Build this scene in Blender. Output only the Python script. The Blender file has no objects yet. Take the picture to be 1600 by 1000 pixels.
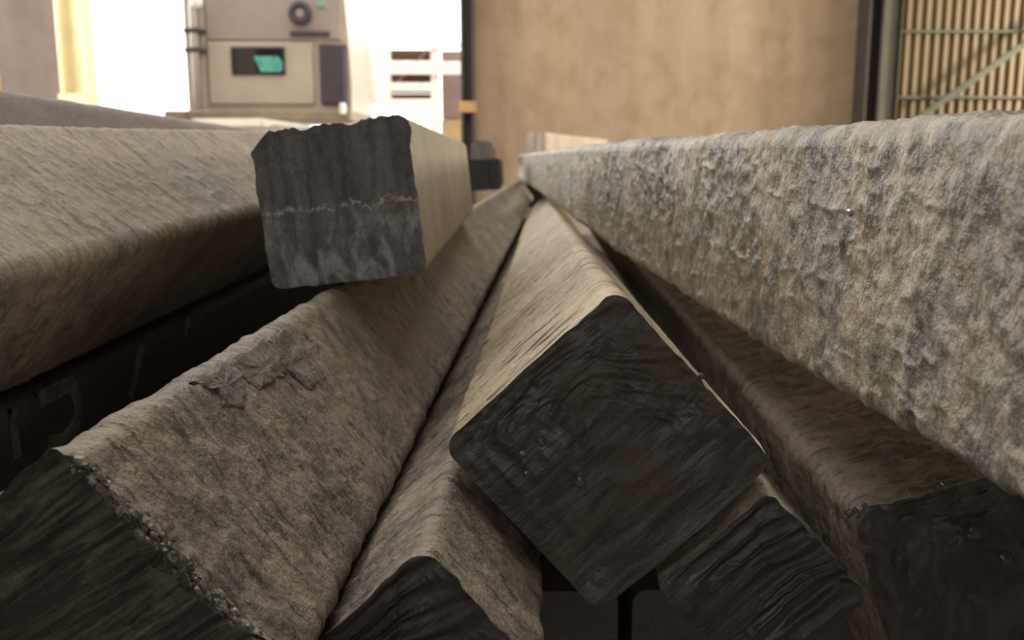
import bpy, math
import numpy as np
from mathutils import Matrix, Vector

sc = bpy.context.scene
col = sc.collection
H = 0.75                        # camera height above the hall floor (metres)

# ------------------------------------------------------------------ camera
F = 1487.0
TH = math.atan(260 / F)         # pitched down so that the horizon sits at y = 240
cam_d = bpy.data.cameras.new('camera')
cam = bpy.data.objects.new('camera', cam_d)
col.objects.link(cam)
cam.location = (0, 0, H)
cam.rotation_euler = (math.pi / 2 - TH, 0, 0)
cam_d.sensor_width = 36
cam_d.lens = F / 1600 * 36
cam_d.clip_start = 0.02
cam_d.clip_end = 300
cam_d.dof.use_dof = True
cam_d.dof.focus_distance = 0.53
cam_d.dof.aperture_fstop = 12.5
sc.camera = cam

# ------------------------------------------------------------------ daylight and rear fill
w = bpy.data.worlds.new('world')
sc.world = w
w.use_nodes = True
bg = w.node_tree.nodes['Background']
bg.inputs['Color'].default_value = (1.0, 0.985, 0.95, 1)
bg.inputs['Strength'].default_value = 3.0


def area(name, loc, rot, sx, sy, power, colr=(1, 1, 1)):
    d = bpy.data.lights.new(name, 'AREA')
    d.shape = 'RECTANGLE'
    d.size, d.size_y = sx, sy
    d.energy = power
    d.color = colr
    o = bpy.data.objects.new(name, d)
    o.location = loc
    o.rotation_euler = rot
    col.objects.link(o)
    return o


PI = math.pi
area('skylight_strip', (-1.5, 4.4, 6.3), (0, 0, 0), 7, 7.6, 500, (1.0, 0.97, 0.91))
area('left_bay_daylight', (-8.6, 7.6, 2.9), (0, -PI / 2, 0), 4.0, 4.5, 800, (1.0, 0.955, 0.875))
area('right_bay_daylight', (8.6, 6.0, 3.0), (0, PI / 2, 0), 3.5, 5, 380, (1.0, 0.91, 0.76))
area('right_side_door_daylight', (8.8, 9.3, 1.9), (0, PI / 2, 0), 1.0, 0.3, 420, (1.0, 0.92, 0.76))

area('rear_fill', (-2.0, -8.7, 3.2), (PI / 2, 0, 0), 5, 3.5, 120, (1.0, 0.97, 0.93))  # added fill behind the camera, lifts the dark end faces

sc.view_settings.view_transform = 'Standard'
sc.view_settings.look = 'None'
sc.view_settings.gamma = 1
sc.view_settings.use_curve_mapping = False
sc.view_settings.exposure = 0.28


# ------------------------------------------------------------------ helpers
def ray(px, py):
    x = (px - 800) / F
    y = -(py - 500) / F
    return np.array([x, math.cos(TH) + y * math.sin(TH), -math.sin(TH) + y * math.cos(TH)])


def at(px, py, Y):
    """world point seen at a photo pixel, on the plane y = Y"""
    r = ray(px, py)
    p = r * (Y / r[1])
    return Vector((p[0], Y, p[2] + H))


def wx(px, Y):
    return at(px, 240, Y).x


def wz(py, Y, px=800):
    return at(px, py, Y).z


def tag(o, label=None, cat=None, group=None, kind=None):
    if label:
        o['label'] = label
    if cat:
        o['category'] = cat
    if group:
        o['group'] = group
    if kind:
        o['kind'] = kind
    return o


def link_mesh(name, me, parent=None, mat=None):
    o = bpy.data.objects.new(name, me)
    col.objects.link(o)
    if mat:
        me.materials.append(mat)
    if parent:
        o.parent = parent
    return o


def np_mesh(name, V, Q, smooth=True):
    """mesh from numpy verts (n,3) and a list of faces (quads array or list)"""
    me = bpy.data.meshes.new(name)
    V = np.asarray(V, np.float32)
    if isinstance(Q, np.ndarray):
        n, k = Q.shape
        me.vertices.add(len(V))
        me.vertices.foreach_set('co', V.ravel())
        me.loops.add(n * k)
        me.loops.foreach_set('vertex_index', Q.astype(np.int32).ravel())
        me.polygons.add(n)
        me.polygons.foreach_set('loop_start', np.arange(0, n * k, k, dtype=np.int32))
        me.polygons.foreach_set('loop_total', np.full(n, k, np.int32))
        me.update(calc_edges=True)
    else:
        me.from_pydata(V.tolist(), [], Q)
        me.update()
    me.polygons.foreach_set('use_smooth', np.full(len(me.polygons), smooth))
    return me


class MB:
    """collects simple solids into one mesh"""

    def __init__(self):
        self.v = []
        self.f = []

    def add(self, vs, fs):
        n = len(self.v)
        self.v += [tuple(p) for p in vs]
        self.f += [tuple(i + n for i in f) for f in fs]
        return self

    def box(self, x0, x1, y0, y1, z0, z1, bevel=0.0):
        b = min(bevel, (x1 - x0) / 2.2, (y1 - y0) / 2.2, (z1 - z0) / 2.2)
        if b <= 0:
            vs = [(x, y, z) for z in (z0, z1) for y in (y0, y1) for x in (x0, x1)]
            fs = [(0, 2, 3, 1), (4, 5, 7, 6), (0, 1, 5, 4), (2, 6, 7, 3), (0, 4, 6, 2), (1, 3, 7, 5)]
            return self.add(vs, fs)
        # chamfered box: octagonal rings
        def ring(i, z):
            return [(x0 + b + i, y0 + i, z), (x1 - b - i, y0 + i, z), (x1 - i, y0 + b + i, z), (x1 - i, y1 - b - i, z),
                    (x1 - b - i, y1 - i, z), (x0 + b + i, y1 - i, z), (x0 + i, y1 - b - i, z), (x0 + i, y0 + b + i, z)]
        k = b * 0.5
        rs = [ring(k, z0), ring(0, z0 + k), ring(0, z1 - k), ring(k, z1)]
        vs = sum(rs, [])
        fs = [tuple(range(7, -1, -1)), tuple(range(24, 32))]
        for r in range(3):
            for i in range(8):
                j = (i + 1) % 8
                fs.append((r * 8 + i, r * 8 + j, r * 8 + 8 + j, r * 8 + 8 + i))
        return self.add(vs, fs)

    def bar(self, a, b, w, h, up=(0, 0, 1)):
        a = Vector(a); b = Vector(b)
        d = (b - a).normalized()
        s = d.cross(Vector(up)).normalized() * (w / 2)
        t = s.normalized().cross(d) * (h / 2)
        vs = [p + i * s + j * t for p in (a, b) for i, j in ((-1, -1), (1, -1), (1, 1), (-1, 1))]
        return self.add(vs, [(3, 2, 1, 0), (4, 5, 6, 7), (0, 1, 5, 4), (1, 2, 6, 5), (2, 3, 7, 6), (3, 0, 4, 7)])

    def tube(self, pts, r, n=14, caps=True):
        pts = [Vector(p) for p in pts]
        rr = r if isinstance(r, (list, tuple)) else [r] * len(pts)
        vs = []
        for i, p in enumerate(pts):
            d = (pts[min(i + 1, len(pts) - 1)] - pts[max(i - 1, 0)]).normalized()
            s = d.cross(Vector((0, 1, 0)) if abs(d.y) < .9 else Vector((0, 0, 1))).normalized()
            t = d.cross(s)
            for k in range(n):
                a = 2 * PI * k / n
                vs.append(p + (s * math.cos(a) + t * math.sin(a)) * rr[i])
        fs = []
        for i in range(len(pts) - 1):
            for k in range(n):
                j = (k + 1) % n
                fs.append((i * n + k, i * n + j, i * n + n + j, i * n + n + k))
        if caps:
            fs.append(tuple(range(n - 1, -1, -1)))
            fs.append(tuple(range((len(pts) - 1) * n, len(pts) * n)))
        return self.add(vs, fs)

    def torus(self, c, axis, R, r, n=24, m=8):
        axis = Vector(axis).normalized()
        s = axis.cross(Vector((0, 0, 1)) if abs(axis.z) < .9 else Vector((1, 0, 0))).normalized()
        t = axis.cross(s)
        vs = []
        for i in range(n):
            a = 2 * PI * i / n
            rad = s * math.cos(a) + t * math.sin(a)
            for k in range(m):
                b = 2 * PI * k / m
                vs.append(Vector(c) + rad * (R + r * math.cos(b)) + axis * r * math.sin(b))
        fs = [(i * m + k, i * m + (k + 1) % m, ((i + 1) % n) * m + (k + 1) % m, ((i + 1) % n) * m + k)
              for i in range(n) for k in range(m)]
        return self.add(vs, fs)

    def build(self, name, mat, parent=None, smooth=False, origin=None):
        vs = self.v
        if origin is not None:
            vs = [(x - origin[0], y - origin[1], z - origin[2]) for x, y, z in vs]
        me = bpy.data.meshes.new(name)
        me.from_pydata([tuple(v) for v in vs], [], self.f)
        me.update()
        if smooth:
            me.polygons.foreach_set('use_smooth', [True] * len(me.polygons))
        o = link_mesh(name, me, parent, mat)
        if origin is not None and parent is None:
            o.location = origin
        return o


def empty(name, loc):
    o = bpy.data.objects.new(name, None)
    o.empty_display_size = 0.1
    o.location = loc
    col.objects.link(o)
    return o


# value noise -------------------------------------------------------------
RNG = np.random.default_rng(7)
TAB = RNG.random((64, 64, 64)).astype(np.float32) * 2 - 1


def vnoise(x, y, z):
    xi = np.floor(x).astype(np.int32); yi = np.floor(y).astype(np.int32); zi = np.floor(z).astype(np.int32)
    fx = x - xi; fy = y - yi; fz = z - zi
    fx = fx * fx * (3 - 2 * fx); fy = fy * fy * (3 - 2 * fy); fz = fz * fz * (3 - 2 * fz)
    x0 = xi & 63; x1 = (xi + 1) & 63; y0 = yi & 63; y1 = (yi + 1) & 63; z0 = zi & 63; z1 = (zi + 1) & 63
    a = TAB[x0, y0, z0] * (1 - fx) + TAB[x1, y0, z0] * fx
    b = TAB[x0, y1, z0] * (1 - fx) + TAB[x1, y1, z0] * fx
    c = TAB[x0, y0, z1] * (1 - fx) + TAB[x1, y0, z1] * fx
    d = TAB[x0, y1, z1] * (1 - fx) + TAB[x1, y1, z1] * fx
    return (a * (1 - fy) + b * fy) * (1 - fz) + (c * (1 - fy) + d * fy) * fz


def fbm(x, y, z, o=3, gain=.5):
    s = 0; a = 1.0
    for i in range(o):
        s = s + a * vnoise(x + 11.3 * i, y + 5.7 * i, z + 3.1 * i)
        x = x * 2.03; y = y * 2.03; z = z * 2.03; a *= gain
    return s


# ------------------------------------------------------------------ node materials
def nodes_mat(name):
    m = bpy.data.materials.new(name)
    m.use_nodes = True
    nt = m.node_tree
    return m, nt, nt.nodes, nt.links, nt.nodes['Principled BSDF']


def mapped(nt, scale, kind='Object', loc=(0, 0, 0)):
    tc = nt.nodes.new('ShaderNodeTexCoord')
    mp = nt.nodes.new('ShaderNodeMapping')
    mp.inputs['Scale'].default_value = scale
    mp.inputs['Location'].default_value = loc
    nt.links.new(tc.outputs[kind], mp.inputs['Vector'])
    return mp.outputs['Vector']


def noise(nt, vec, scale=1, detail=4, rough=.55, dist=0.0):
    n = nt.nodes.new('ShaderNodeTexNoise')
    n.inputs['Scale'].default_value = scale
    n.inputs['Detail'].default_value = detail
    n.inputs['Roughness'].default_value = rough
    n.inputs['Distortion'].default_value = dist
    nt.links.new(vec, n.inputs['Vector'])
    return n.outputs['Fac']


def ramp(nt, fac, stops):
    r = nt.nodes.new('ShaderNodeValToRGB')
    el = r.color_ramp.elements
    while len(el) < len(stops):
        el.new(0.5)
    for e, (p, c) in zip(el, stops):
        e.position = p
        e.color = (c[0], c[1], c[2], 1) if not isinstance(c, (int, float)) else (c, c, c, 1)
    nt.links.new(fac, r.inputs['Fac'])
    return r.outputs['Color']


def mix(nt, fac, a, b, mode='MIX'):
    m = nt.nodes.new('ShaderNodeMix')
    m.data_type = 'RGBA'
    m.blend_type = mode
    if isinstance(fac, (int, float)):
        m.inputs[0].default_value = fac
    else:
        nt.links.new(fac, m.inputs[0])
    for i, v in ((6, a), (7, b)):
        if isinstance(v, tuple):
            m.inputs[i].default_value = (*v, 1)
        else:
            nt.links.new(v, m.inputs[i])
    return m.outputs[2]


def bump(nt, bsdf, h, strength, dist, prev=None):
    b = nt.nodes.new('ShaderNodeBump')
    b.inputs['Strength'].default_value = strength
    b.inputs['Distance'].default_value = dist
    nt.links.new(h, b.inputs['Height'])
    if prev is not None:
        nt.links.new(prev, b.inputs['Normal'])
    nt.links.new(b.outputs['Normal'], bsdf.inputs['Normal'])
    return b.outputs['Normal']


def billet_mat(name, dust, scale_c, bias=.5, crack=0.0, rough=(.45, .75), seed=0.0, fine=1.0, streak=0.0, slit=(9, 85, 9), grain=(55, 72, 55), blister=0.0, relief=1.0):
    """mill scale under dust; local axes: x, z across the billet, y along it"""
    m, nt, N, L, b = nodes_mat(name)
    big = noise(nt, mapped(nt, (9, 11, 9), loc=(seed, seed, seed)), 1, 5, .62, .2)
    mid = noise(nt, mapped(nt, grain, loc=(seed, 3, 1)), 1, 6, .64, .15)
    fin = noise(nt, mapped(nt, (300, 330, 300), loc=(seed, 2, 0)), 1, 3, .6)
    s = N.new('ShaderNodeMath'); s.operation = 'ADD'
    L.new(big, s.inputs[0]); L.new(mid, s.inputs[1])
    k = ramp(nt, s.outputs[0], [(0.0, 0.0), (min(.98, .38 + .25 * bias), 0.0), (min(.99, .62 + .25 * bias), 1.0), (1.0, 1.0)])
    s.use_clamp = False
    half = N.new('ShaderNodeMath'); half.operation = 'MULTIPLY'; half.inputs[1].default_value = .5
    L.new(s.outputs[0], half.inputs[0])
    k = ramp(nt, half.outputs[0], [(0.0, 1.0), (.5 + (bias - .5) * .3 - .09, 1.0), (.5 + (bias - .5) * .3 + .09, 0.0)])
    c = mix(nt, k, scale_c, dust)          # k = 1 : dust
    # tone variation
    tv = ramp(nt, noise(nt, mapped(nt, (3, 5, 3), loc=(1, seed, 2)), 1, 4, .6), [(.3, (.78, .76, .75)), (.7, (1.12, 1.1, 1.06))])
    c = mix(nt, 1.0, c, tv, 'MULTIPLY')
    fv = ramp(nt, fin, [(.3, .72), (.68, 1.16)])
    c = mix(nt, fine, c, mix(nt, 1.0, c, fv, 'MULTIPLY'))
    if streak:
        sv = ramp(nt, noise(nt, mapped(nt, (2.5, 42, 2.5), loc=(seed, 0, seed)), 1, 3, .5, .4), [(.56, 0.0), (.68, 1.0)])
        f = N.new('ShaderNodeMath'); f.operation = 'MULTIPLY'; f.inputs[1].default_value = streak
        L.new(sv, f.inputs[0])
        c = mix(nt, f.outputs[0], c, (.42, .33, .23))
    if crack:
        cv = ramp(nt, noise(nt, mapped(nt, slit, loc=(seed, 1, seed)), 1, 2, .5, .25), [(.60, 0.0), (.625, 1.0)])
        gate = ramp(nt, noise(nt, mapped(nt, (14, 11, 14), loc=(2, seed, 1)), 1, 3, .6), [(.38, 0.0), (.5, 1.0)])
        mm = N.new('ShaderNodeMath'); mm.operation = 'MULTIPLY'
        L.new(cv, mm.inputs[0]); L.new(gate, mm.inputs[1])
        mc = N.new('ShaderNodeMath'); mc.operation = 'MULTIPLY'; mc.inputs[1].default_value = crack
        L.new(mm.outputs[0], mc.inputs[0])
        c = mix(nt, mc.outputs[0], c, (.02, .017, .014))
    L.new(c, b.inputs['Base Color'])
    r = ramp(nt, half.outputs[0], [(.40, rough[1]), (.62, rough[0])])
    L.new(r, b.inputs['Roughness'])
    b.inputs['Specular IOR Level'].default_value = .55
    p = bump(nt, b, mid, .9, .0045 * relief)
    p = bump(nt, b, fin, .9, .0012 * relief, p)
    if blister:
        vo = N.new('ShaderNodeTexVoronoi')
        vo.feature = 'SMOOTH_F1'
        vo.inputs['Scale'].default_value = 1
        vo.inputs['Smoothness'].default_value = .6
        dv = N.new('ShaderNodeVectorMath'); dv.operation = 'ADD'
        nv = N.new('ShaderNodeTexNoise'); nv.inputs['Scale'].default_value = .5; nv.inputs['Detail'].default_value = 2
        mv = mapped(nt, (150, 150, 120), loc=(seed, 0, 0))
        L.new(mv, nv.inputs['Vector'])
        L.new(mv, dv.inputs[0]); L.new(nv.outputs['Color'], dv.inputs[1])
        L.new(dv.outputs[0], vo.inputs['Vector'])
        p = bump(nt, b, vo.outputs['Distance'], .8, -.0022 * blister, p)
    if crack:
        iv = N.new('ShaderNodeMath'); iv.operation = 'SUBTRACT'; iv.inputs[0].default_value = 1
        L.new(mc.outputs[0], iv.inputs[1])
        bump(nt, b, iv.outputs[0], .8, .001, p)
    return m


def cut_mat(name, dark, lite, brown, scl=(120, 60, 14), seed=0., rough=(.3, .6), amt=.5, rust=.4):
    m, nt, N, L, b = nodes_mat(name)
    a = noise(nt, mapped(nt, scl, loc=(seed, 0, seed)), 1, 5, .6, .7)
    g = noise(nt, mapped(nt, (17, 17, 17), loc=(seed, 4, 1)), 1, 5, .6, .5)
    f = noise(nt, mapped(nt, (340, 340, 340)), 1, 3, .6)
    c = mix(nt, ramp(nt, a, [(.45, 0.0), (.72, amt)]), dark, lite)
    c = mix(nt, ramp(nt, g, [(.52, 0.0), (.72, rust)]), c, brown)
    c = mix(nt, 1.0, c, ramp(nt, f, [(.3, .7), (.7, 1.25)]), 'MULTIPLY')
    L.new(c, b.inputs['Base Color'])
    L.new(ramp(nt, g, [(.35, rough[0]), (.65, rough[1])]), b.inputs['Roughness'])
    b.inputs['Specular IOR Level'].default_value = .55
    p = bump(nt, b, a, .6, .002)
    bump(nt, b, f, .5, .0006, p)
    return m


def plain(name, c, rough=.6, metal=0., var=.12, scale=6, bmp=0.0, stretch=(1, 1, 1), spec=.4):
    m, nt, N, L, b = nodes_mat(name)
    n = noise(nt, mapped(nt, tuple(scale * s for s in stretch)), 1, 5, .6, .4)
    lo = tuple(max(0, x * (1 - var * 1.6)) for x in c)
    hi = tuple(x * (1 + var * 1.6) for x in c)
    L.new(ramp(nt, n, [(.3, lo), (.7, hi)]), b.inputs['Base Color'])
    b.inputs['Roughness'].default_value = rough
    b.inputs['Metallic'].default_value = metal
    b.inputs['Specular IOR Level'].default_value = spec
    if bmp:
        bump(nt, b, n, .5, bmp)
    return m


M = {}
M['R'] = billet_mat('grey_mill_scale', (.44, .40, .33), (.14, .138, .135), .52, rough=(.20, .46), seed=1.3, streak=.6, grain=(42, 78, 42), blister=.7, relief=1.15)
M['K'] = billet_mat('tan_dusty_scale', (.50, .41, .285), (.30, .24, .165), .62, crack=1.0, rough=(.45, .65), seed=4.1, slit=(26, 105, 26))
M['A'] = billet_mat('brown_dusty_scale', (.29, .24, .19), (.12, .105, .094), .55, crack=.6, rough=(.42, .68), seed=7.7, slit=(42, 150, 42), relief=1.2)
M['L1'] = billet_mat('beige_dusty_scale', (.30, .25, .195), (.16, .14, .12), .55, crack=.35, rough=(.5, .75), seed=9.2, slit=(12, 70, 12), relief=.7)
M['R2'] = billet_mat('dull_brown_scale', (.36, .30, .235), (.17, .148, .13), .52, crack=.55, rough=(.38, .65), seed=2.9, slit=(45, 120, 45))
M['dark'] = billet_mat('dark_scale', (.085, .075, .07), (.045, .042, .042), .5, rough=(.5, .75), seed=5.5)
M['grey'] = billet_mat('purple_grey_scale', (.22, .19, .19), (.16, .14, .142), .5, rough=(.5, .75), seed=6.3, relief=.5)
M['B'] = billet_mat('yellow_dusty_scale', (.37, .31, .22), (.25, .21, .16), .6, rough=(.45, .7), seed=8.8, streak=.5, relief=.4)
M['endK'] = cut_mat('cut_dark_brown', (.030, .026, .023), (.085, .078, .068), (.085, .050, .026), (150, 60, 22), 1.0, amt=.9, rust=.75)
M['endA'] = cut_mat('cut_grey_ridged', (.035, .034, .030), (.20, .19, .15), (.07, .056, .036), (190, 60, 14), 2.0, amt=.9, rust=.3)
M['endD'] = cut_mat('cut_blackened', (.02, .018, .016), (.06, .055, .047), (.05, .036, .024), (170, 60, 14), 3.0, amt=.6)
M['endR2'] = cut_mat('cut_black_slag', (.022, .02, .018), (.09, .078, .064), (.06, .05, .038), (40, 40, 24), 4.0, amt=.8)
M['pale'] = billet_mat('pale_dusty_scale', (.66, .57, .46), (.5, .43, .35), .6, rough=(.45, .7), seed=3.8, relief=.4)
M['slag'] = plain('slag_bead_steel', (.10, .095, .085), .28, .3, .3, 200, .0004)
M['nodule'] = plain('bright_slag_steel', (.5, .47, .43), .22, .8, .3, 300, .0006)
M['fringe'] = plain('slag_fringe_steel', (.17, .155, .14), .35, .2, .45, 160, .0005)
M['flake'] = billet_mat('grey_flake_scale', (.175, .155, .135), (.10, .095, .09), .5, rough=(.45, .7), seed=3.3)
M['chalk'] = plain('old_chalk', (.17, .16, .145), .9, 0, .4, 60)


def end_b_mat():
    m, nt, N, L, b = nodes_mat('cut_banded_grey')
    band = noise(nt, mapped(nt, (70, 30, 9)), 1, 4, .55, .5)
    patch = noise(nt, mapped(nt, (45, 30, 22), loc=(3, 0, 4)), 1, 5, .62, .6)
    rust = noise(nt, mapped(nt, (28, 28, 16), loc=(7, 0, 2)), 1, 4, .6, .5)
    fin = noise(nt, mapped(nt, (320, 320, 320)), 1, 3, .6)
    c = mix(nt, ramp(nt, band, [(.38, 0.0), (.64, 1.0)]), (.095, .087, .089), (.175, .166, .170))
    # pale blue bloom, denser in the lower half
    tc = N.new('ShaderNodeTexCoord'); sp = N.new('ShaderNodeSeparateXYZ')
    L.new(tc.outputs['Object'], sp.inputs['Vector'])
    low = N.new('ShaderNodeMapRange'); low.inputs['From Min'].default_value = .03; low.inputs['From Max'].default_value = -.03
    L.new(sp.outputs['Z'], low.inputs['Value'])
    pm = ramp(nt, patch, [(.49, 0.0), (.62, 1.0)])
    mm = N.new('ShaderNodeMath'); mm.operation = 'MULTIPLY'; L.new(pm, mm.inputs[0]); L.new(low.outputs[0], mm.inputs[1])
    c = mix(nt, mm.outputs[0], c, (.33, .35, .365))
    c = mix(nt, ramp(nt, rust, [(.58, 0.0), (.72, .6)]), c, (.11, .075, .05))
    # one broken chalk line across the face
    wv = noise(nt, mapped(nt, (55, 1, 1), loc=(0, 0, 9)), 1, 4, .6)
    wob = N.new('ShaderNodeMath'); wob.operation = 'MULTIPLY_ADD'; wob.inputs[1].default_value = .03; wob.inputs[2].default_value = -.0165
    L.new(wv, wob.inputs[0])
    df = N.new('ShaderNodeMath'); df.operation = 'SUBTRACT'; L.new(sp.outputs['Z'], df.inputs[0]); L.new(wob.outputs[0], df.inputs[1])
    ab = N.new('ShaderNodeMath'); ab.operation = 'ABSOLUTE'; L.new(df.outputs[0], ab.inputs[0])
    ln = N.new('ShaderNodeMapRange'); ln.inputs['From Min'].default_value = .0035; ln.inputs['From Max'].default_value = .0012
    L.new(ab.outputs[0], ln.inputs['Value'])
    brk = ramp(nt, noise(nt, mapped(nt, (190, 40, 260), loc=(1, 0, 1)), 1, 4, .65, .8), [(.49, 0.0), (.58, 1.0)])
    ck = N.new('ShaderNodeMath'); ck.operation = 'MULTIPLY'; L.new(ln.outputs[0], ck.inputs[0]); L.new(brk, ck.inputs[1])
    c = mix(nt, ck.outputs[0], c, (.52, .47, .45))
    c = mix(nt, 1.0, c, ramp(nt, fin, [(.3, .75), (.7, 1.2)]), 'MULTIPLY')
    L.new(c, b.inputs['Base Color'])
    b.inputs['Roughness'].default_value = .6
    p = bump(nt, b, band, .5, .0025)
    p = bump(nt, b, patch, .5, .001, p)
    bump(nt, b, fin, .4, .0005, p)
    return m


M['endB'] = end_b_mat()
M['concrete'] = None


def wall_mat(name, c1, c2, c3):
    m, nt, N, L, b = nodes_mat(name)
    n1 = noise(nt, mapped(nt, (1.1, 1.1, .7)), 1, 6, .62, .4)
    n2 = noise(nt, mapped(nt, (4.5, 4.5, 3.2)), 1, 5, .6, .3)
    n3 = noise(nt, mapped(nt, (5, 5, .35)), 1, 3, .5)
    c = mix(nt, ramp(nt, n1, [(.35, 0.0), (.65, 1.0)]), c1, c2)
    c = mix(nt, ramp(nt, n2, [(.45, 0.0), (.68, .6)]), c, c3)
    c = mix(nt, 1.0, c, ramp(nt, n3, [(.3, .9), (.7, 1.08)]), 'MULTIPLY')
    L.new(c, b.inputs['Base Color'])
    b.inputs['Roughness'].default_value = .9
    bump(nt, b, n2, .3, .01)
    return m


M['concrete'] = wall_mat('stained_concrete', (.325, .235, .152), (.375, .275, .19), (.255, .17, .098))
M['concrete_brown'] = wall_mat('brown_concrete', (.13, .10, .088), (.16, .125, .107), (.105, .08, .068))
M['floor'] = wall_mat('dusty_floor', (.20, .17, .14), (.26, .225, .185), (.15, .13, .11))
M['yard'] = plain('pale_yard_ground', (.55, .50, .43), .9, 0, .1, 1.5)
M['shell'] = plain('hall_cladding', (.24, .215, .18), .8, 0, .1, 1)
M['cream'] = plain('cream_painted_steel', (.78, .70, .45), .5, 0, .06, 3)
M['steel_brown'] = plain('dark_brown_steel', (.05, .04, .035), .6, .1, .15, 3)
M['steel_green'] = plain('grey_green_steel', (.09, .088, .06), .6, .1, .15, 3)
M['sheet'] = plain('ochre_sheet', (.22, .162, .092), .5, .0, .06, 2, 0, (1, 1, .2))
M['cab'] = plain('beige_cab_paint', (.47, .40, .32), .45, 0, .05, 2)
M['cab_up'] = plain('taupe_fairing_paint', (.36, .29, .255), .45, 0, .05, 2)
M['cab_dark'] = plain('dark_purple_plastic', (.06, .045, .06), .6, 0, .1, 4)
M['chassis'] = plain('dusty_chassis', (.27, .21, .15), .7, 0, .15, 5)
M['deck'] = plain('pale_deck_plate', (.62, .55, .45), .5, 0, .08, 5)
M['rubber'] = plain('tyre_rubber', (.03, .028, .028), .8, 0, .15, 9)
M['white'] = plain('white_paint', (.85, .82, .76), .5, 0, .04, 3)
M['rustboard'] = plain('rust_brown_boards', (.12, .055, .035), .8, 0, .15, 5)
M['shed'] = plain('mauve_brown_cladding', (.22, .155, .14), .8, 0, .1, 2)
M['ochre'] = plain('ochre_plinth', (.36, .26, .13), .8, 0, .12, 3)
M['orange'] = plain('orange_paint', (.62, .30, .05), .5, 0, .08, 5)
M['teal'] = plain('teal_paint', (.06, .19, .17), .5, 0, .08, 5)
M['pipe'] = plain('dull_alu_pipe', (.55, .50, .45), .35, .3, .05, 5)
M['lamp_white'] = plain('white_lens', (.9, .9, .86), .2, 0, .02, 5)
M['rustplate'] = plain('rusty_plate', (.40, .23, .11), .8, 0, .15, 8)


def glass_mat():
    m, nt, N, L, b = nodes_mat('dark_tinted_glass')
    b.inputs['Base Color'].default_value = (.02, .016, .022, 1)
    b.inputs['Roughness'].default_value = .08
    return m


M['glass'] = glass_mat()

# ------------------------------------------------------------------ the hall
YW = 11.5                         # inner face of the end wall
ZC = 6.6


def struct(mb, name, mat):
    o = mb.build(name, mat)
    o['kind'] = 'structure'
    return o


def px_box(mb, x0, x1, Y, depth, z0, z1, bevel=0.0):
    return mb.box(wx(x0, Y), wx(x1, Y), Y, Y + depth, z0, z1, bevel)


struct(MB().box(-9.2, 9.2, -9, YW + .3, -.2, 0), 'floor', M['floor'])
yard = struct(MB().box(-40, 40, YW + .3, 90, -.25, -.02), 'yard_ground', M['yard'])
struct(MB().box(-9.2, 9.2, -9, YW + .3, ZC, ZC + .2), 'ceiling', M['shell'])
struct(MB().box(-9.2, 9.2, -9.2, -9, 0, ZC), 'wall_back', M['shell'])
struct(MB().box(-9.2, -9, -9, YW + .3, 0, ZC), 'wall_left', M['shell'])
struct(MB().box(9, 9.2, -9, YW + .3, 0, ZC), 'wall_right', M['shell'])
# end wall: brown part, lintel over the gateway, concrete part
struct(MB().box(-9, wx(118, YW), YW, YW + .3, 0, ZC), 'wall_front_left', M['concrete_brown'])
struct(MB().box(wx(118, YW), wx(736, YW), YW, YW + .3, 4.6, ZC), 'wall_front_lintel', M['concrete_brown'])
struct(MB().box(wx(736, YW), wx(1352, YW), YW, YW + .3, 0, ZC), 'wall_front_right', M['concrete'])


def i_column(name, x0, x1, Y, dep, z0, z1, mat, web_first=True, tf=.025, mweb=None):
    """steel I column: two flanges seen edge-on at left and right, web between them"""
    r = empty(name, ((x0 + x1) / 2, Y + dep / 2, z0))
    ox, oy, oz = r.location
    for a, b2 in ((x0, x0 + tf), (x1 - tf, x1)):
        o = MB().box(a - ox, b2 - ox, -dep / 2, dep / 2, 0, z1 - z0, .006).build('flange', mat, r)
    MB().box(x0 + tf - ox, x1 - tf - ox, -.012, .012, 0, z1 - z0).build('web', mweb or mat, r)
    return r


c1 = i_column('steel_column', wx(103, YW - .28), wx(146, YW - .28), YW - .30, .28, 0, ZC, M['cream'], tf=.045)
tag(c1, 'cream painted steel column at the left jamb of the bright gateway', 'column')
b1 = MB().box(-.185, .185, -.17, .14, 0, wz(146, YW - .3) - 0, .02).build('pedestal', M['cream'], c1)
c2 = i_column('steel_column', wx(721, YW - .24), wx(742, YW - .24), YW - .26, .24, 0, ZC, M['steel_brown'], tf=.03)
tag(c2, 'narrow dark brown steel column between the gateway and the concrete wall', 'column')
bz0, bz1 = wz(176, YW - .26), wz(158, YW - .26)
MB().box(-.095, .105, -.15, -.125, bz0, bz1, .008).build('cleat_plate', M['rustplate'], c2)
c3 = i_column('steel_column', wx(1343, YW - .38), wx(1368, YW - .38), YW - .42, .38, 0, ZC, M['steel_brown'], tf=.03)
tag(c3, 'blackish brown steel column at the right end of the concrete wall', 'column')
c4 = i_column('steel_column', wx(1366, YW - .2) + .012, wx(1396, YW - .2), YW - .22, .12, 0, ZC, M['steel_green'], tf=.02)
tag(c4, 'grey green steel post at the left edge of the corrugated sheeting', 'column')
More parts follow.
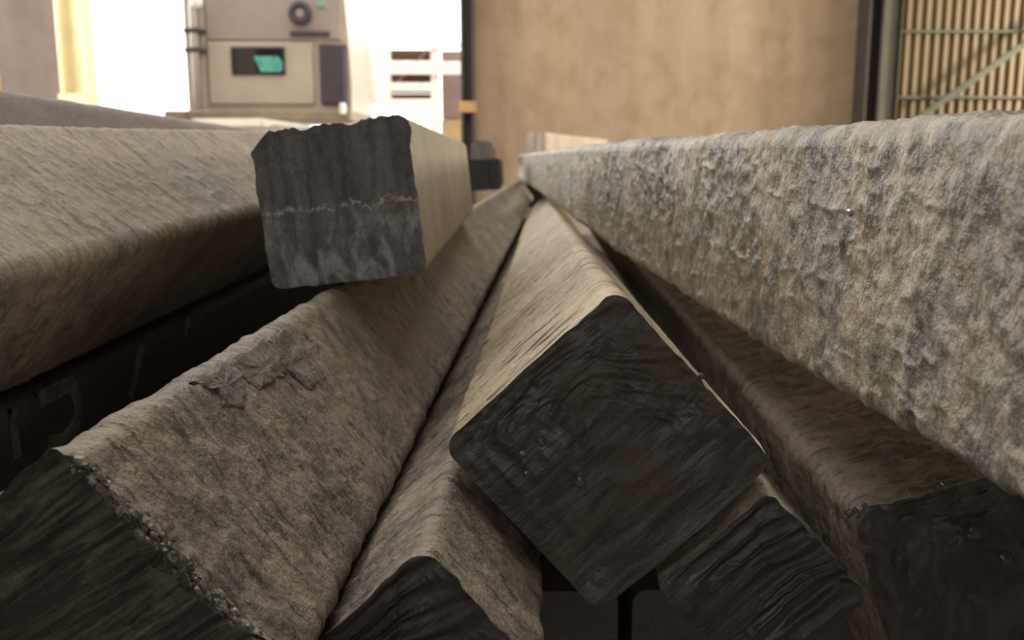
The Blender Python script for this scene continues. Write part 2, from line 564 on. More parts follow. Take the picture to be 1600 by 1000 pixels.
# corrugated sheeting
sx0, sx1 = wx(1390, YW), 9.0
pitch = 14.7 / F * (YW * 1.0) * .995
prof = [(0, 0), (.40, 0), (.50, .055), (.90, .055)]
vs, fs = [], []
x = sx0
pts = []
while x < sx1 - pitch:
    for a, d in prof:
        pts.append((x + a * pitch, YW + .02 + d))
    x += pitch
n = len(pts)
vs = [(p[0], p[1], 0) for p in pts] + [(p[0], p[1], ZC) for p in pts] + [(p[0], p[1] + .012, 0) for p in pts] + [(p[0], p[1] + .012, ZC) for p in pts]
fs = []
for i in range(n - 1):
    fs += [(i, i + 1, n + i + 1, n + i), (2 * n + i + 1, 2 * n + i, 3 * n + i, 3 * n + i + 1)]
struct(MB().add(vs, fs), 'wall_front_sheeting', M['sheet'])
gx0, gx1 = wx(1395, YW), 8.95
for py in (49, 152):
    z = wz(py, YW - .05, 1500)
    g = MB().box(gx0, gx1, YW - .055, YW + .012, z - .015, z + .015, .003).build('sheeting_rail', M['steel_green'])
    tag(g, 'thin horizontal rail across the corrugated sheeting, ' + ('upper one' if py == 49 else 'lower one'), 'rail')
p0 = at(1690, 2, YW - .16)
p1 = at(1395, 208, YW - .16)
br = empty('diagonal_brace', p1)
MB().bar(Vector((0, 0, 0)), p0 - p1, .012, .075, (0, 1, 0)).build('vertical_leg', M['steel_green'], br)
MB().bar(Vector((0, -.035, -.03)), p0 - p1 + Vector((0, -.035, -.03)), .07, .012, (0, 1, 0)).build('flat_leg', M['steel_green'], br)
tag(br, 'grey green angle iron brace running diagonally over the corrugated sheeting', 'brace')

# ------------------------------------------------------------------ truck outside
YT = 15.0


def TX(px):
    return wx(px, YT)


def TZ(py):
    return wz(py, YT, 430)


tr = empty('truck', ((TX(425)), YT + 1.2, 0))
o3 = tr.location
tag(tr, 'beige truck tractor seen from behind through the bright gateway', 'truck')


def tpart(mb, name, mat, parent=None, smooth=False):
    """world-space solids under the truck or one of its parts"""
    vs = [(a - o3.x, b - o3.y, c - o3.z) for a, b, c in mb.v]
    m2 = MB(); m2.v = vs; m2.f = mb.f
    return m2.build(name, mat, parent or tr, smooth)


# cab shell with curved shoulders: cross-section polygon extruded forward
def cab_outline(x0, x1, z0, z1, lean, rad, n=6):
    pts = [(x0 + .03, z0), (x1 - .0, z0), ]
    # right side leans inwards towards the top
    pts += [(x1, z0 + .5), (x1 - lean * .3, z0 + 1.2), (x1 - lean * .7, z0 + 1.7)]
    for k in range(n + 1):
        a = k / n * PI / 2
        pts.append((x1 - lean - rad + rad * math.cos(a), z1 - rad + rad * math.sin(a)))
    for k in range(n + 1):
        a = PI / 2 + k / n * PI / 2
        pts.append((x0 + rad + rad * math.cos(a), z1 - rad + rad * math.sin(a)))
    return pts


def extrude_xz(pts, y0, y1, bev=.0):
    n = len(pts)
    vs = [(a, y0, b) for a, b in pts] + [(a, y1, b) for a, b in pts]
    fs = [tuple(range(n)), tuple(range(2 * n - 1, n - 1, -1))]
    for i in range(n):
        j = (i + 1) % n
        fs.append((i, n + i, n + j, j))
    return MB().add(vs, fs)


cabz0, cabz1 = TZ(178), 3.95
cabb = tpart(extrude_xz(cab_outline(TX(299), TX(552), cabz0, cabz1, .10, .35), YT, YT + 2.2), 'cab', M['cab'])
tpart(MB().box(TX(333), TX(496), YT - .05, YT + .01, TZ(163), TZ(66), .03), 'rear_panel', M['cab'])
tpart(MB().box(TX(332), TX(540), YT - .03, YT + .01, TZ(62), TZ(-40), .03), 'upper_rear_panel', M['cab_up'])
wf = tpart(MB().box(TX(370), TX(453), YT - .085, YT - .03, TZ(118), TZ(74), .02), 'rear_window', M['cab_dark'])
gl = tpart(MB().box(TX(373), TX(450), YT - .095, YT - .07, TZ(115), TZ(77)), 'window_pane', M['glass'], wf)
# green reflection in the window, painted as a thin plate before the glass
gv = [(TX(406), YT - .11, TZ(89)), (TX(444), YT - .11, TZ(89)), (TX(449), YT - .11, TZ(98)), (TX(449), YT - .11, TZ(110)), (TX(444), YT - .11, TZ(113)), (TX(416), YT - .11, TZ(113))]
M['green'] = plain('green_reflection_and_lamp', (.10, .42, .33), .5, 0, .25, 12)  # green of the painted window reflection and the marker lamp
tpart(MB().add(gv + [(a, b + .012, c) for a, b, c in gv],
               [tuple(range(5, -1, -1))[::-1], tuple(range(11, 5, -1))] + [(i, 6 + i, 6 + (i + 1) % 6, (i + 1) % 6) for i in range(6)]),
      'green_reflection', M['green'], wf)
tpart(MB().box(TX(505), TX(547), YT - .10, YT + .01, TZ(164), TZ(70), .05), 'dark_side_box', M['cab_dark'])
tpart(MB().box(TX(462), TX(522), YT - .10, YT + .0, TZ(57), TZ(50), .02), 'grab_rail', M['cab_dark'])
av = tpart(MB().torus((TX(479), YT - .10, TZ(22)), (0, 1, 0), .125, .055), 'round_vent', M['cab_dark'], None, True)
tpart(MB().tube([(TX(479), YT - .05, TZ(22)), (TX(479), YT - .13, TZ(22))], [.11, .06]), 'vent_hub', M['cab_up'], av)
tpart(MB().box(TX(504), TX(516), YT - .06, YT, TZ(11), TZ(5), .01), 'green_marker_lamp', M['green'])
tpart(MB().box(TX(300), TX(331), YT - .06, YT + .05, TZ(178), TZ(-40), .03), 'side_fairing', M['cab_up'])
ex = tpart(MB().tube([(TX(319), YT - .18, TZ(175)), (TX(319), YT - .18, TZ(15)), (TX(321), YT - .18, TZ(8))], .062, 14), 'exhaust_stack', M['pipe'], None, True)
tpart(MB().tube([(TX(325), YT - .18, TZ(15)), (TX(325), YT - .18, TZ(9)), (TX(325), YT - .18, TZ(0)), (TX(325), YT - .18, TZ(-5))], [.07, .10, .10, .05], 14), 'exhaust_cap', M['lamp_white'], ex, True)
for py in (50, 80):
    tpart(MB().box(TX(305), TX(333), YT - .26, YT - .02, TZ(py + 4), TZ(py - 3), .02), 'pipe_bracket', M['cab_dark'], ex)
tpart(MB().box(TX(300), TX(556), YT - .35, YT + 2.0, TZ(190), TZ(174), .03), 'rear_crossmember', M['chassis'])
tpart(MB().box(TX(277), TX(304), YT - .5, YT + .1, TZ(192), TZ(175), .03), 'side_step', M['chassis'])
tpart(MB().box(TX(540), TX(549), YT - .42, YT - .34, TZ(180), TZ(163), .02), 'marker_lamp', M['lamp_white'])
tpart(MB().box(TX(395), TX(495), YT - 3.2, YT - .4, TZ(207), TZ(197), .02), 'deck_plate', M['deck'])
tpart(MB().box(TX(304), TX(343), YT - .60, YT - .4, TZ(197), TZ(190), .03), 'tool_box', M['cab_dark'])
for xx in (TX(340), TX(520)):
    tpart(MB().box(xx - .05, xx + .05, YT - 3.6, YT + 2, TZ(226), TZ(206), .01), 'chassis_rail', M['chassis'])
for xx in (TX(318), TX(532)):
    for yy in (YT - 1.6, YT - 3.0):
        wh = tpart(MB().tube([(xx - .27, yy, .5), (xx - .25, yy, .5), (xx + .25, yy, .5), (xx + .27, yy, .5)], [.44, .5, .5, .44], 28), 'wheel', M['rubber'], None, True)
        tpart(MB().tube([(xx - .285, yy, .5), (xx + .285, yy, .5)], .22, 18), 'wheel_hub', M['chassis'], wh)
    fr = xx
    wh = tpart(MB().tube([(fr - .16, YT + 1.2, .5), (fr - .14, YT + 1.2, .5), (fr + .14, YT + 1.2, .5), (fr + .16, YT + 1.2, .5)], [.44, .5, .5, .44], 28), 'wheel', M['rubber'], None, True)
    tpart(MB().tube([(fr - .175, YT + 1.2, .5), (fr + .175, YT + 1.2, .5)], .22, 18), 'wheel_hub', M['chassis'], wh)
mud = tpart(MB().box(TX(390), TX(408), YT - 3.3, YT - 2.9, TZ(205), TZ(196), .03), 'hose_coupling', M['rubber'])

# ------------------------------------------------------------------ yard structures right of the truck
YS = 18.4


def SX(px):
    return wx(px, YS)


def SZ(py):
    return wz(py, YS, 650)


shed = empty('brown_shed', (SX(706), YS + .8, 0))
tag(shed, 'mauve brown clad shed wall beyond the gateway, beside the dark column', 'shed')
MB().box(SX(689) - shed.location.x, SX(760) - shed.location.x, -.4, .4, SZ(185), SZ(76), .02).build('wall_cladding', M['shed'], shed)
MB().box(SX(688) - shed.location.x, SX(760) - shed.location.x, -.45, .45, 0, SZ(186), .02).build('plinth', M['ochre'], shed)

rack = empty('white_frame_rack', (SX(681), YS, 0))
tag(rack, 'white steel rail rack with a tall post, standing in the glare of the gateway', 'rack')


def rpart(mb, name, mat):
    mb.v = [(a - rack.location.x, b - rack.location.y, c) for a, b, c in mb.v]
    return mb.build(name, mat, rack)


rpart(MB().box(SX(675), SX(688), YS - .06, YS + .06, 0, SZ(67), .01), 'post', M['white'])
for a, b2, xa, xb in ((76, 68, 590, 721), (117, 97, 608, 721), (143, 130, 608, 676), (165, 155, 600, 676)):
    rpart(MB().box(SX(xa), SX(xb), YS - .16, YS - .06, SZ(a), SZ(b2), .01), 'rail', M['white'])
rpart(MB().box(SX(607), SX(614), YS - .06, YS + .02, SZ(165), SZ(70), .01), 'upright', M['white'])
bp = rpart(MB().bar((SX(671), YS - .03, SZ(78)), (SX(620), YS - .03, SZ(132)), .04, .07, (0, 1, 0)), 'diagonal_stay', M['shed'])
stack = empty('board_stack', (SX(642), YS + .3, SZ(162)))
tag(stack, 'rust brown boards held behind the white rails', 'boards')
for k in range(5):
    za = SZ(162) + k * (SZ(76) - SZ(162)) / 5
    zb = za + (SZ(76) - SZ(162)) / 5 - .015
    MB().box(SX(613) - stack.location.x, SX(674) - stack.location.x, -.22 + .01 * (k % 2), -.10, za - stack.location.z, zb - stack.location.z, .006).build('board', M['rustboard'], stack)
tank = MB().tube([(SX(589), YS - .35, SZ(164)), (SX(589), YS - .35, SZ(160)), (SX(589), YS - .35, SZ(140)), (SX(589), YS - .35, SZ(92)), (SX(589), YS - .35, SZ(78)), (SX(589), YS - .35, SZ(74))],
                 [.05, .12, .19, .20, .16, .08], 20).build('white_drum', M['white'], None, True, origin=(SX(589), YS - .35, SZ(164)))
tag(tank, 'white rounded drum fixed at the left end of the white rail rack', 'drum')

cyl = empty('gas_cylinder', (wx(-3, 10.6), 10.6, 0))
tag(cyl, 'orange gas cylinder with a teal valve guard at the left edge of the picture', 'cylinder')
MB().tube([(0, 0, 0), (0, 0, .02), (0, 0, wz(100, 10.6) - .06), (0, 0, wz(94, 10.6))], [.08, .085, .085, .05], 20).build('body', M['orange'], cyl, True)
MB().tube([(0, 0, wz(96, 10.6)), (0, 0, wz(45, 10.6))], [.06, .075], 18).build('valve_guard', M['teal'], cyl, True)


# ------------------------------------------------------------------ billets
def perimeter(s, r, nu):
    """rounded square, counter-clockwise from the right face; nu = segments for (right, top, left, bottom)"""
    P, Nn = [], []
    h = s / 2
    k = h - r
    dirs = [((1, 0), (0, 1)), ((0, 1), (-1, 0)), ((-1, 0), (0, -1)), ((0, -1), (1, 0))]
    for (nrm, tng), n in zip(dirs, nu):
        for i in range(n):
            a = -k + 2 * k * i / n
            P.append((nrm[0] * h + tng[0] * a, nrm[1] * h + tng[1] * a)); Nn.append(nrm)
        nc = max(4, n // 9)
        for i in range(nc):
            ang = i / nc * PI / 2
            c, sn = math.cos(ang), math.sin(ang)
            dn = (nrm[0] * c + tng[0] * sn, nrm[1] * c + tng[1] * sn)
            P.append((nrm[0] * k + tng[0] * k + dn[0] * r, nrm[1] * k + tng[1] * k + dn[1] * r)); Nn.append(dn)
    return np.array(P, np.float32), np.array(Nn, np.float32)


def surface_style(style, u, t, v, seed):
    """height (metres) of the skin over the ideal billet"""
    s = seed
    if style == 'rough':       # wrinkled, blistered
        wu = .010 * vnoise(u * 30 + s, t * 30, v * 30)
        h = .0016 * fbm(u * 30 + s, t * 34 + wu * 40, v * 30, 3)
        rd = 1 - np.abs(fbm((u + wu) * 52, (t + wu) * 50 + s, (v + wu) * 52, 2))
        h += .0017 * (rd ** 3 - .5)
        rv = 1 - np.abs(fbm(u * 20 + s, t * 80 + wu * 90, v * 20, 2))
        h += .0026 * (np.clip(rv, 0, 1) ** 5) * np.clip(.5 + vnoise(u * 12, t * 14, v * 12 + s) * 2, 0, 1)
        h += .0009 * vnoise(u * 120, t * 130, v * 120 + s)
    elif style == 'ripple':    # oscillation marks across the billet
        wu = vnoise(u * 14 + s, t * 14, v * 14)
        rd = 1 - np.abs(fbm(u * 24 + s, t * 64 + wu * 1.5, v * 24, 3))
        h = .0017 * (np.clip(rd, 0, 1) ** 3 - .5) + .0013 * fbm(u * 42, t * 52 + s, v * 42, 3)
        h += .0006 * vnoise(u * 150, t * 170, v * 150 + s)
    elif style == 'fine':      # fine oscillation marks
        wu = vnoise(u * 14 + s, t * 14, v * 14)
        rd = 1 - np.abs(fbm(u * 36 + s, t * 90 + wu * 1.5, v * 36, 3))
        h = .0014 * (np.clip(rd, 0, 1) ** 3 - .5) + .0006 * fbm(u * 55, t * 80 + s, v * 55, 3)
    elif style == 'slit':      # flat with narrow slits
        wu = vnoise(u * 10 + s, t * 10, v * 10)
        rd = np.abs(vnoise(u * 20 + s, t * 85 + wu * .6, v * 20))
        gate = np.clip(vnoise(u * 16, t * 18 + s, v * 16) * 3, 0, 1)
        h = -.0014 * np.clip(1 - rd / .12, 0, 1) * gate + .0006 * fbm(u * 30, t * 60 + s, v * 30, 3)
    else:
        h = .0006 * fbm(u * 20 + s, t * 40, v * 20, 2)
    # slow unevenness
    h = h + .0016 * vnoise(u * 5 + s, t * 3, v * 5)
    return h


def end_style(style, u, v, s):
    """how far the cut face stands proud (towards the viewer)"""
    q = s / .15
    if style == 'ridged':
        wob = vnoise(u * 18, v * 10, u * 0 + 3.3) * .010 + .45 * (v / s) ** 2 * .03
        x = (u + wob) * 95
        rd = 1 - np.abs(fbm(x, v * 7 + 2, u * 0 + .5, 2))
        return .0052 * (np.clip(rd, 0, 1) ** 2 - .5) + .0018 * fbm(u * 40, v * 20, u * 0, 3)
    if style == 'torn':
        wob = vnoise(u * 16, v * 12, u * 0 + 1.3) * .014
        rd = 1 - np.abs(fbm((u + wob) * 62, v * 15, u * 0 + .7, 3))
        return .0024 * (rd ** 2 - .5) + .0026 * fbm(u * 22, v * 16, u * 0 + 5, 3) + .0006 * vnoise(u * 190, v * 190, u * 0)
    if style == 'blob':
        return .0035 * fbm(u * 26, v * 26, u * 0 + 7, 3) + .0012 * vnoise(u * 150, v * 150, u * 0 + 2)
    if style == 'banded':
        wob = vnoise(u * 14, v * 10, u * 0 + 8) * .008
        return .0030 * fbm((u + wob) * 55, v * 7, u * 0 + 4, 3) + .0008 * vnoise(u * 120, v * 120, u * 0)
    return .0015 * fbm(u * 30, v * 30, u * 0, 2)


BILLETS = {}


def billet(key, label, P0, d, roll, L, mat, s=.15, r=.013, back=0.0, nu=(10, 10, 10, 10), nt=60, style='plain', seed=0.,
           end=None, end_mat=None, skew=(0, 0), bend=None, rim=.0012, chip=.0006, group=None, end_label=None, name='steel_billet', shoulder=0.0, chamfer=0.0):
    """P0: centre of the near end relative to the camera; d: axis; bend(t)->(dx,dz) in world metres"""
    d = np.array(d, float); d /= np.linalg.norm(d)
    e1 = np.cross(d, [0, 0, 1]); e1 /= np.linalg.norm(e1)
    e2 = np.cross(e1, d)
    c, sn = math.cos(roll), math.sin(roll)
    U = c * e1 + sn * e2
    V = -sn * e1 + c * e2
    P, Nn = perimeter(s, r, nu)
    n = len(P)
    # rings: spacing grows with distance from the camera
    y0 = max(.22, P0[1])
    yn = P0[1] + L
    far = y0 * (yn / y0) ** (np.arange(nt + 1) / nt) - P0[1]
    if back > 0:
        far = np.concatenate([np.linspace(-back, far[0], 24)[:-1], far])
    if end and back == 0:
        far[0] = 0
    T = far.astype(np.float32)
    m = len(T)
    uu = np.tile(P[:, 0], (m, 1)); vv = np.tile(P[:, 1], (m, 1)); tt = np.repeat(T[:, None], n, 1)
    h = surface_style(style, uu, tt, vv, seed)
    if shoulder:
        h = h - shoulder * np.exp(-tt / .012)
    if end and chip:
        h = h + chip * (fbm(uu * 95 + seed, vv * 95, uu * 0 + 2.2, 3) - .35) * (.25 + .75 * np.clip((vv - s * .3) / (s * .1), 0, 1)) * np.exp(-np.abs(tt) / .008)
    x = uu + Nn[None, :, 0] * h
    z = vv + Nn[None, :, 1] * h
    if chamfer:
        ex = np.clip((z - x) - (s - chamfer), 0, 1) * np.exp(-np.abs(tt) / .05)
        x = x + ex / 2; z = z - ex / 2
    y = tt.copy()
    if end:
        fall = np.exp(-(tt - T[0]) / .05)
        e = end_style(end, uu, vv, s)
        edge = rim * fbm(uu * 60 + seed, vv * 60, uu * 0 + seed, 3)
        y = y + fall * (skew[0] * uu + skew[1] * vv) - fall ** 3 * (e * .5 + edge)
    bx = bz = None
    if bend:
        bx, bz = bend(tt)
        W = bx[..., None] * np.array([1, 0, 0]) + bz[..., None] * np.array([0, 0, 1])
        x = x + W @ U; z = z + W @ V; y = y + W @ d
    Vv = np.stack([x, y, z], -1).reshape(-1, 3)
    i = np.arange(m - 1)[:, None] * n; j = np.arange(n)[None, :]; j2 = (j + 1) % n
    Q = np.stack([i + j, i + n + j, i + n + j2, i + j2], -1).reshape(-1, 4)
    # far cap
    me_v = Vv
    Q = Q[:, ::-1]
    me = np_mesh(name, me_v, Q)
    o = link_mesh(name, me, None, mat)
    mw = Matrix(((U[0], d[0], V[0], P0[0]), (U[1], d[1], V[1], P0[1]), (U[2], d[2], V[2], P0[2] + H), (0, 0, 0, 1)))
    o.matrix_world = mw
    tag(o, label, 'billet', group or 'steel billets of the pile')

    def cap(ring, cname, cmat, proud, K, near):
        base = Vv.reshape(m, n, 3)[ring]
        cen = base.mean(0)
        sc_ = 1 - (np.arange(K + 1) / K)
        sc_ = sc_ ** 0.9
        R = []
        for q_, k in enumerate(sc_[:-1]):
            R.append(cen + (base - cen) * k)
        R = np.array(R)
        if near:
            ur = (P[None, :, 0] * sc_[:-1, None]); vr = (P[None, :, 1] * sc_[:-1, None])
            e_full = end_style(end, ur, vr, s)
            e0 = end_style(end, P[None, :, 0], P[None, :, 1], s)
            edge = rim * fbm(P[None, :, 0] * 60 + seed, P[None, :, 1] * 60, 0 * P[None, :, 0] + seed, 3)
            wgt = np.clip((1 - sc_[:-1, None]) / .10, 0, 1)
            yl = (skew[0] * ur + skew[1] * vr) - e_full * (.5 + .5 * wgt) - edge * (1 - wgt) + T[0]
            if shoulder:
                yl = yl + 0.0
            if bend:
                yl = yl + (base[None, :, 1] - (T[0] + (skew[0] * P[None, :, 0] + skew[1] * P[None, :, 1]) - e0 * .5 - edge))
            R[..., 1] = yl
        vs = np.concatenate([R.reshape(-1, 3), R[-1].mean(0)[None]])
        K2 = len(R)
        i = np.arange(K2 - 1)[:, None] * n
        q = np.stack([i + j, i + n + j, i + n + j2, i + j2], -1).reshape(-1, 4)
        if not near:
            q = q[:, ::-1]
        last = (K2 - 1) * n
        faces = q.tolist() + [[last + a, len(vs) - 1, last + (a + 1) % n] if near else [last + (a + 1) % n, len(vs) - 1, last + a] for a in range(n)]
        mm = np_mesh(cname, vs, faces)
        return link_mesh(cname, mm, o, cmat)

    if end:
        eo = cap(0, 'torch_cut_end', end_mat, True, 70 if max(nu) > 40 else 14, True)
        if end_label:
            eo['label'] = end_label
    else:
        cap(0, 'near_end', mat, False, 2, False)
    cap(m - 1, 'far_end', mat, False, 2, False)
    BILLETS[key] = dict(o=o, U=U, V=V, d=d, P0=np.array(P0), s=s, e1=e1)
    return o


def bendK(t):
    return 0 * t, .010 * np.log1p(np.exp((t - 1.7) * 3)) / 3


def vp(px, py):
    return ray(px, py)


# big billet on the right
def bendR(t):
    y = t + .30
    return .037 * np.exp(-(y / .85) ** 2), -.0055 * np.log1p(np.exp((y - 1.6) * 2)) / 2


billet('R', 'large grey wrinkled steel billet filling the right side, its left face in the light',
       (.234, .30, -.0583), (-.0175, 1, 0), 0.0, 6.7, M['R'], nu=(10, 36, 130, 36), nt=620, style='rough', seed=1.7, r=.012, back=.9, bend=bendR)
# centre billet standing on its edge
billet('K', 'tan diamond-set billet in the centre with a dark torch-cut end facing the viewer',
       (.0605, .5814, -.1884), vp(841.5, 292.6), -.825, 4.8, M['K'], nu=(10, 60, 110, 10), nt=420, style='slit', seed=4.2, r=.012,
       end='torn', end_mat=M['endK'], bend=bendK, end_label='dark torn end face with brown tinges')
dK = vp(841.5, 292.6)
billet('K2', 'small dark billet with a striated cut end under the right corner of the centre billet',
       (.1575, .565, -.2740), dK, -.825, 4.8, M['R2'], s=.095, nu=(10, 50, 50, 10), nt=160, style='ripple', seed=2.2, r=.008,
       end='ridged', end_mat=M['endD'], bend=bendK, end_label='blackened end with fine drag lines')
billet('K3', 'small brown billet wedged low between the centre billet and the left front billet',
       (-.0480, .46, -.2665), dK, -.825, 4.8, M['A'], s=.094, nu=(10, 20, 60, 10), nt=200, style='ripple', seed=3.2, r=.008, bend=bendK,
       end='ridged', end_mat=M['endD'])
# left front billet
billet('A', 'brown diamond-set billet at lower left with a deeply ridged torch-cut end',
       (-.1990, .4068, -.2207), vp(863.25, 250), -.951, 5.6, M['A'], nu=(10, 170, 30, 10), nt=460, style='ripple', seed=7.1, r=.012,
       end='ridged', end_mat=M['endA'], skew=(.2, -.25), chip=.003, end_label='grey ridged end with curved drag lines', rim=.004)
# short piece on top
billet('B', 'short billet resting on the pile, its square grey end marked by a chalk line',
       (-.1583, .8759, -.0455), vp(798, 255.8), .11, 1.12, M['B'], s=.145, nu=(60, 90, 60, 60), nt=120, style='plain', seed=8.1, r=.011,
       end='banded', end_mat=M['endB'], end_label='square grey banded end with a chalk line', rim=.003, shoulder=.001, chip=.0034, chamfer=.018)
# left side
billet('L1', 'large beige dusty billet at far left, its worn edge pointing at the viewer',
       (-.4014, .6239, -.08), vp(835.4, 216.9), -.6987, 2.4, M['L1'], nu=(70, 120, 10, 10), nt=460, style='fine', seed=9.1, r=.014, back=1.0)
billet('L0', 'purple grey billet behind the beige one, its top edge against the bright gateway',
       (-.605, .5, .0), (0, 1, -.0167), 0.0, 4.5, M['grey'], nu=(30, 12, 8, 8), nt=120, style='fine', seed=6.1, back=.8)
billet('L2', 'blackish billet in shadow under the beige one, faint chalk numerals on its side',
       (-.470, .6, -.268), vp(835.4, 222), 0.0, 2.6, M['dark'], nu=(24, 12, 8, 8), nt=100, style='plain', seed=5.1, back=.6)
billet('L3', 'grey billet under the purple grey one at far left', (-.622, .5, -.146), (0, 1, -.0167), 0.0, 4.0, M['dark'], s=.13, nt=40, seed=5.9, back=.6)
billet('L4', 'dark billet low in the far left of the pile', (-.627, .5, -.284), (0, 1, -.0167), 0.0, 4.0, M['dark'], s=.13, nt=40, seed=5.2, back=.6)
# right lower
billet('R2', 'dull brown billet tilted under the large right billet, with a black slag-covered end',
       (.309, .5616, -.2717), vp(837, 229.5), .30, 5.0, M['R2'], s=.155, nu=(10, 110, 40, 10), nt=320, style='ripple', seed=2.6, r=.013,
       end='blob', end_mat=M['endR2'], end_label='black slag-covered end', rim=.004)
# far ones
Pc = ray(757, 273) * (4.6 / ray(757, 273)[1])
billet('C', 'distant billet with a dark end behind the short top billet', Pc, vp(805, 250), .05, 1.05, M['dark'], nt=40, nu=(16,) * 4, seed=1.1, end='banded', end_mat=M['endD'])
Pc = ray(752, 246) * (5.8 / ray(752, 246)[1])
billet('C2', 'farthest grey billet showing its rounded top beyond the dark end', (Pc[0], Pc[1], Pc[2] + .035), vp(790, 250), -.1, 2.6, M['grey'], s=.13, r=.03, nt=40, nu=(16,) * 4, seed=1.4, end='banded', end_mat=M['grey'])
billet('N', 'dark filler billet added to darken the gap beyond the far end of the centre billet', (.14, 6.3, -.275), (.02, 1, -.01), .1, 2.0, M['dark'], nt=30, nu=(12,) * 4, seed=1.2, end='banded', end_mat=M['endD'])  # added filler, closes the pale gap so that it reads dark
Pr = np.array([.145, 6.9, .052])
billet('R1', 'pale billet lying askew across the far end of the large right billet', (Pr[0] - .0, Pr[1] - .9, Pr[2] + .01), vp(1150, 240), 0.0, 3.0, M['pale'], s=.13, nt=50, nu=(12,) * 4, seed=1.9, end='banded', end_mat=M['pale'])

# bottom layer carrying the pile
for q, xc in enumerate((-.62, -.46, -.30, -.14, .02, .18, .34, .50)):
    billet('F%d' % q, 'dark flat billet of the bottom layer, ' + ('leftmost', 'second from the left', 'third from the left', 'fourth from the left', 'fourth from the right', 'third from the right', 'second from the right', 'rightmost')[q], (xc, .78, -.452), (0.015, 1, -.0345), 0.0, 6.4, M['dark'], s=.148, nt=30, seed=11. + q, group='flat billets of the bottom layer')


# ------------------------------------------------------------------ small details on the billets
def face_hit(key, px, py, face):
    """local (u,t,v) where the photo pixel meets a flat face of a billet: face = 'u+','u-','v+','v-','end'"""
    B = BILLETS[key]
    r = ray(px, py)
    Mx = np.stack([B['U'], B['d'], B['V']])
    o_l = Mx @ (-B['P0']); d_l = Mx @ r
    ax = {'u': 0, 'v': 2, 'e': 1}[face[0]]
    val = 0.0 if face == 'end' else (B['s'] / 2) * (1 if face[1] == '+' else -1)
    k = (val - o_l[ax]) / d_l[ax]
    return o_l + d_l * k


def blob(name, parent, p, rad, mat, flat=(1, 1, 1), seed=0):
    n, m = 14, 9
    vs = []
    for i in range(m + 1):
        a = PI * i / m
        for k in range(n):
            b = 2 * PI * k / n
            vs.append((math.sin(a) * math.cos(b), math.cos(a), math.sin(a) * math.sin(b)))
    vs = np.array(vs)
    rr = 1 + .35 * vnoise(vs[:, 0] * 1.6 + seed, vs[:, 1] * 1.6, vs[:, 2] * 1.6 + seed)
    vs = vs * rr[:, None] * rad * np.array(flat)
    fs = [(i * n + k, i * n + (k + 1) % n, (i + 1) * n + (k + 1) % n, (i + 1) * n + k) for i in range(m) for k in range(n)]
    me = np_mesh(name, vs + np.array(p), np.array(fs))
    return link_mesh(name, me, parent, mat)


oR2 = BILLETS['R2']['o']
for q, (px, py, rd) in enumerate(((1519, 832, .0055), (1568, 872, .005), (1466, 760, .003), (1327, 800, .0028), (1336, 796, .0022), (1322, 808, .002), (1350, 789, .0018))):
    p = face_hit('R2', px, py, 'end'); p[1] -= .001
    blob('slag_bead', oR2, p, rd, M['slag'], (1, .6, 1), q)
oK = BILLETS['K']['o']
for q, (px, py, rd) in enumerate(((816, 710, .0035), (845, 690, .003), (868, 712, .002), (894, 665, .0018), (823, 738, .0022), (905, 752, .004), (1096, 588, .0022), (918, 598, .002))):
    p = face_hit('K', px, py, 'end'); p[1] -= .0005
    blob('slag_bead', oK, p, rd, M['slag'], (1, .5, 1), q + 20)
# bright weld-like nodule on the right billet
oR = BILLETS['R']['o']
p = np.array([-.075 - .0005, .0, .0])
Bm = oR.matrix_world.inverted()
hit = at(1330, 330, .515) - Vector((0, 0, 0))
lp = Bm @ hit
nb = blob('slag_nodule', oR, (lp.x - .0, lp.y, lp.z), .0035, M['nodule'], (.6, 1.2, 1), 3)

# fringe of slag along the right edge of the left front billet's end
oA = BILLETS['A']['o']
fr_v, fr_f = [], []
rg = np.random.default_rng(5)
for q in range(420):
    uu = -.066 + .135 * rg.random()
    base = np.array([uu, uu * .2 - .25 * .075 + .002 * rg.standard_normal(), .0738 + .0012 * rg.standard_normal()])
    n, m = 6, 4
    rad = .0005 + .0019 * rg.random() ** 3
    for i in range(m + 1):
        a = PI * i / m
        for k in range(n):
            b = 2 * PI * k / n
            fr_v.append(base + rad * np.array([math.sin(a) * math.cos(b) * 1.4, math.cos(a), math.sin(a) * math.sin(b) * .8]) * (.6 + .9 * rg.random()))
    o_ = q * n * (m + 1)
    fr_f += [(o_ + i * n + k, o_ + i * n + (k + 1) % n, o_ + (i + 1) * n + (k + 1) % n, o_ + (i + 1) * n + k) for i in range(m) for k in range(n)]
fo = link_mesh('slag_fringe', np_mesh('slag_fringe', np.array(fr_v), np.array(fr_f), False), oA, M['fringe'])
fo['kind'] = 'stuff'


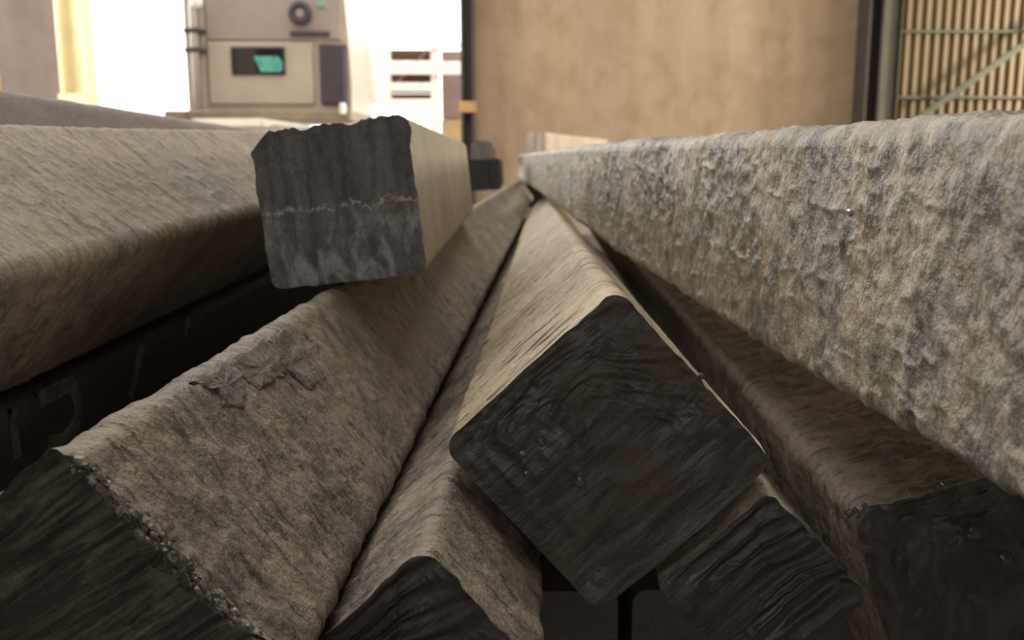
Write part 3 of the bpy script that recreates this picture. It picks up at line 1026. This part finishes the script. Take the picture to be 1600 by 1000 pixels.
# loose flakes of mill scale on its upper face
def flake(outline_px, thick=.0016):
    pts = [face_hit('A', a, b, 'v+') for a, b in outline_px]
    pts = np.array([(p[0], p[1]) for p in pts])
    cen = pts.mean(0)
    N_ = 60
    per = []
    for i in range(len(pts)):
        a, b = pts[i], pts[(i + 1) % len(pts)]
        for k in range(16):
            per.append(a + (b - a) * k / 16)
    per = np.array(per)
    per += .0020 * np.stack([fbm(per[:, 0] * 130, per[:, 1] * 130, per[:, 0] * 0, 4, .6), fbm(per[:, 0] * 130, per[:, 1] * 130, per[:, 0] * 0 + 9, 4, .6)], 1)
    n = len(per)
    rings = [(1.0, -.002), (1.0, thick * .6), (.96, thick), (.8, thick), (.6, thick), (.4, thick), (.2, thick)]
    V_ = []
    for k, zz in rings:
        q = cen + (per - cen) * k
        hh = surface_style('ripple', q[:, 0], q[:, 1], q[:, 0] * 0 + .075, 7.1)
        hz = .0014 * fbm(q[:, 0] * 90, q[:, 1] * 140, q[:, 0] * 0, 3)
        V_ += [(a, b, .075 + zz + c + (e if zz > 0 else 0)) for (a, b), c, e in zip(q, hh, hz)]
    V_.append((cen[0], cen[1], .075 + thick + float(surface_style('ripple', cen[0:1], cen[1:2], np.array([.075]), 7.1)[0])))
    fs = [(i * n + k, i * n + (k + 1) % n, (i + 1) * n + (k + 1) % n, (i + 1) * n + k) for i in range(len(rings) - 1) for k in range(n)]
    fs += [((len(rings) - 1) * n + k, (len(rings) - 1) * n + (k + 1) % n, len(V_) - 1) for k in range(n)]
    return link_mesh('scale_flake', np_mesh('scale_flake', np.array(V_), fs), oA, M['flake'])


flake([(300, 596), (352, 562), (372, 586), (383, 614), (374, 640), (350, 642), (338, 612), (318, 606)])
flake([(352, 566), (410, 532), (434, 556), (448, 584), (430, 592), (404, 612), (384, 596)])
flake([(413, 531), (446, 516), (470, 562), (490, 604), (478, 607), (460, 590), (438, 574)])

# faint chalk numerals on the dark billet's side
oL = BILLETS['L2']['o']


def chalk(pxs, wd):
    pts = [face_hit('L2', a, b, 'u+') for a, b in pxs]
    vs, fs = [], []
    P_ = np.array(pts)
    P_[:, 2] = np.minimum(P_[:, 2], .066)
    for i in range(len(P_)):
        dd = P_[min(i + 1, len(P_) - 1)] - P_[max(i - 1, 0)]
        nn = np.array([0, -dd[2], dd[1]]); nn /= np.linalg.norm(nn) + 1e-9
        for sx in (-1, 1):
            for off in (-.001, .0012):
                q = P_[i] + nn * sx * wd / 2
                vs.append((q[0] + off, q[1], q[2]))
    for i in range(len(P_) - 1):
        a = i * 4; b = a + 4
        fs += [(a + 1, b + 1, b + 3, a + 3), (a, a + 2, b + 2, b), (a, b, b + 1, a + 1), (a + 2, a + 3, b + 3, b + 2)]
    e_ = (len(P_) - 1) * 4
    fs += [(0, 1, 3, 2), (e_, e_ + 2, e_ + 3, e_ + 1)]
    return MB().add(vs, fs).build('chalk_numeral', M['chalk'], oL)


chalk([(14, 605), (18, 640), (22, 680), (26, 715)], .010)
chalk([(60, 618), (66, 592), (88, 578), (108, 592), (119, 620), (121, 648), (113, 672), (95, 690), (74, 694)], .015)
chalk([(224, 508), (219, 545), (210, 585), (202, 620)], .012)
chalk([(292, 472), (290, 500), (287, 528)], .012)
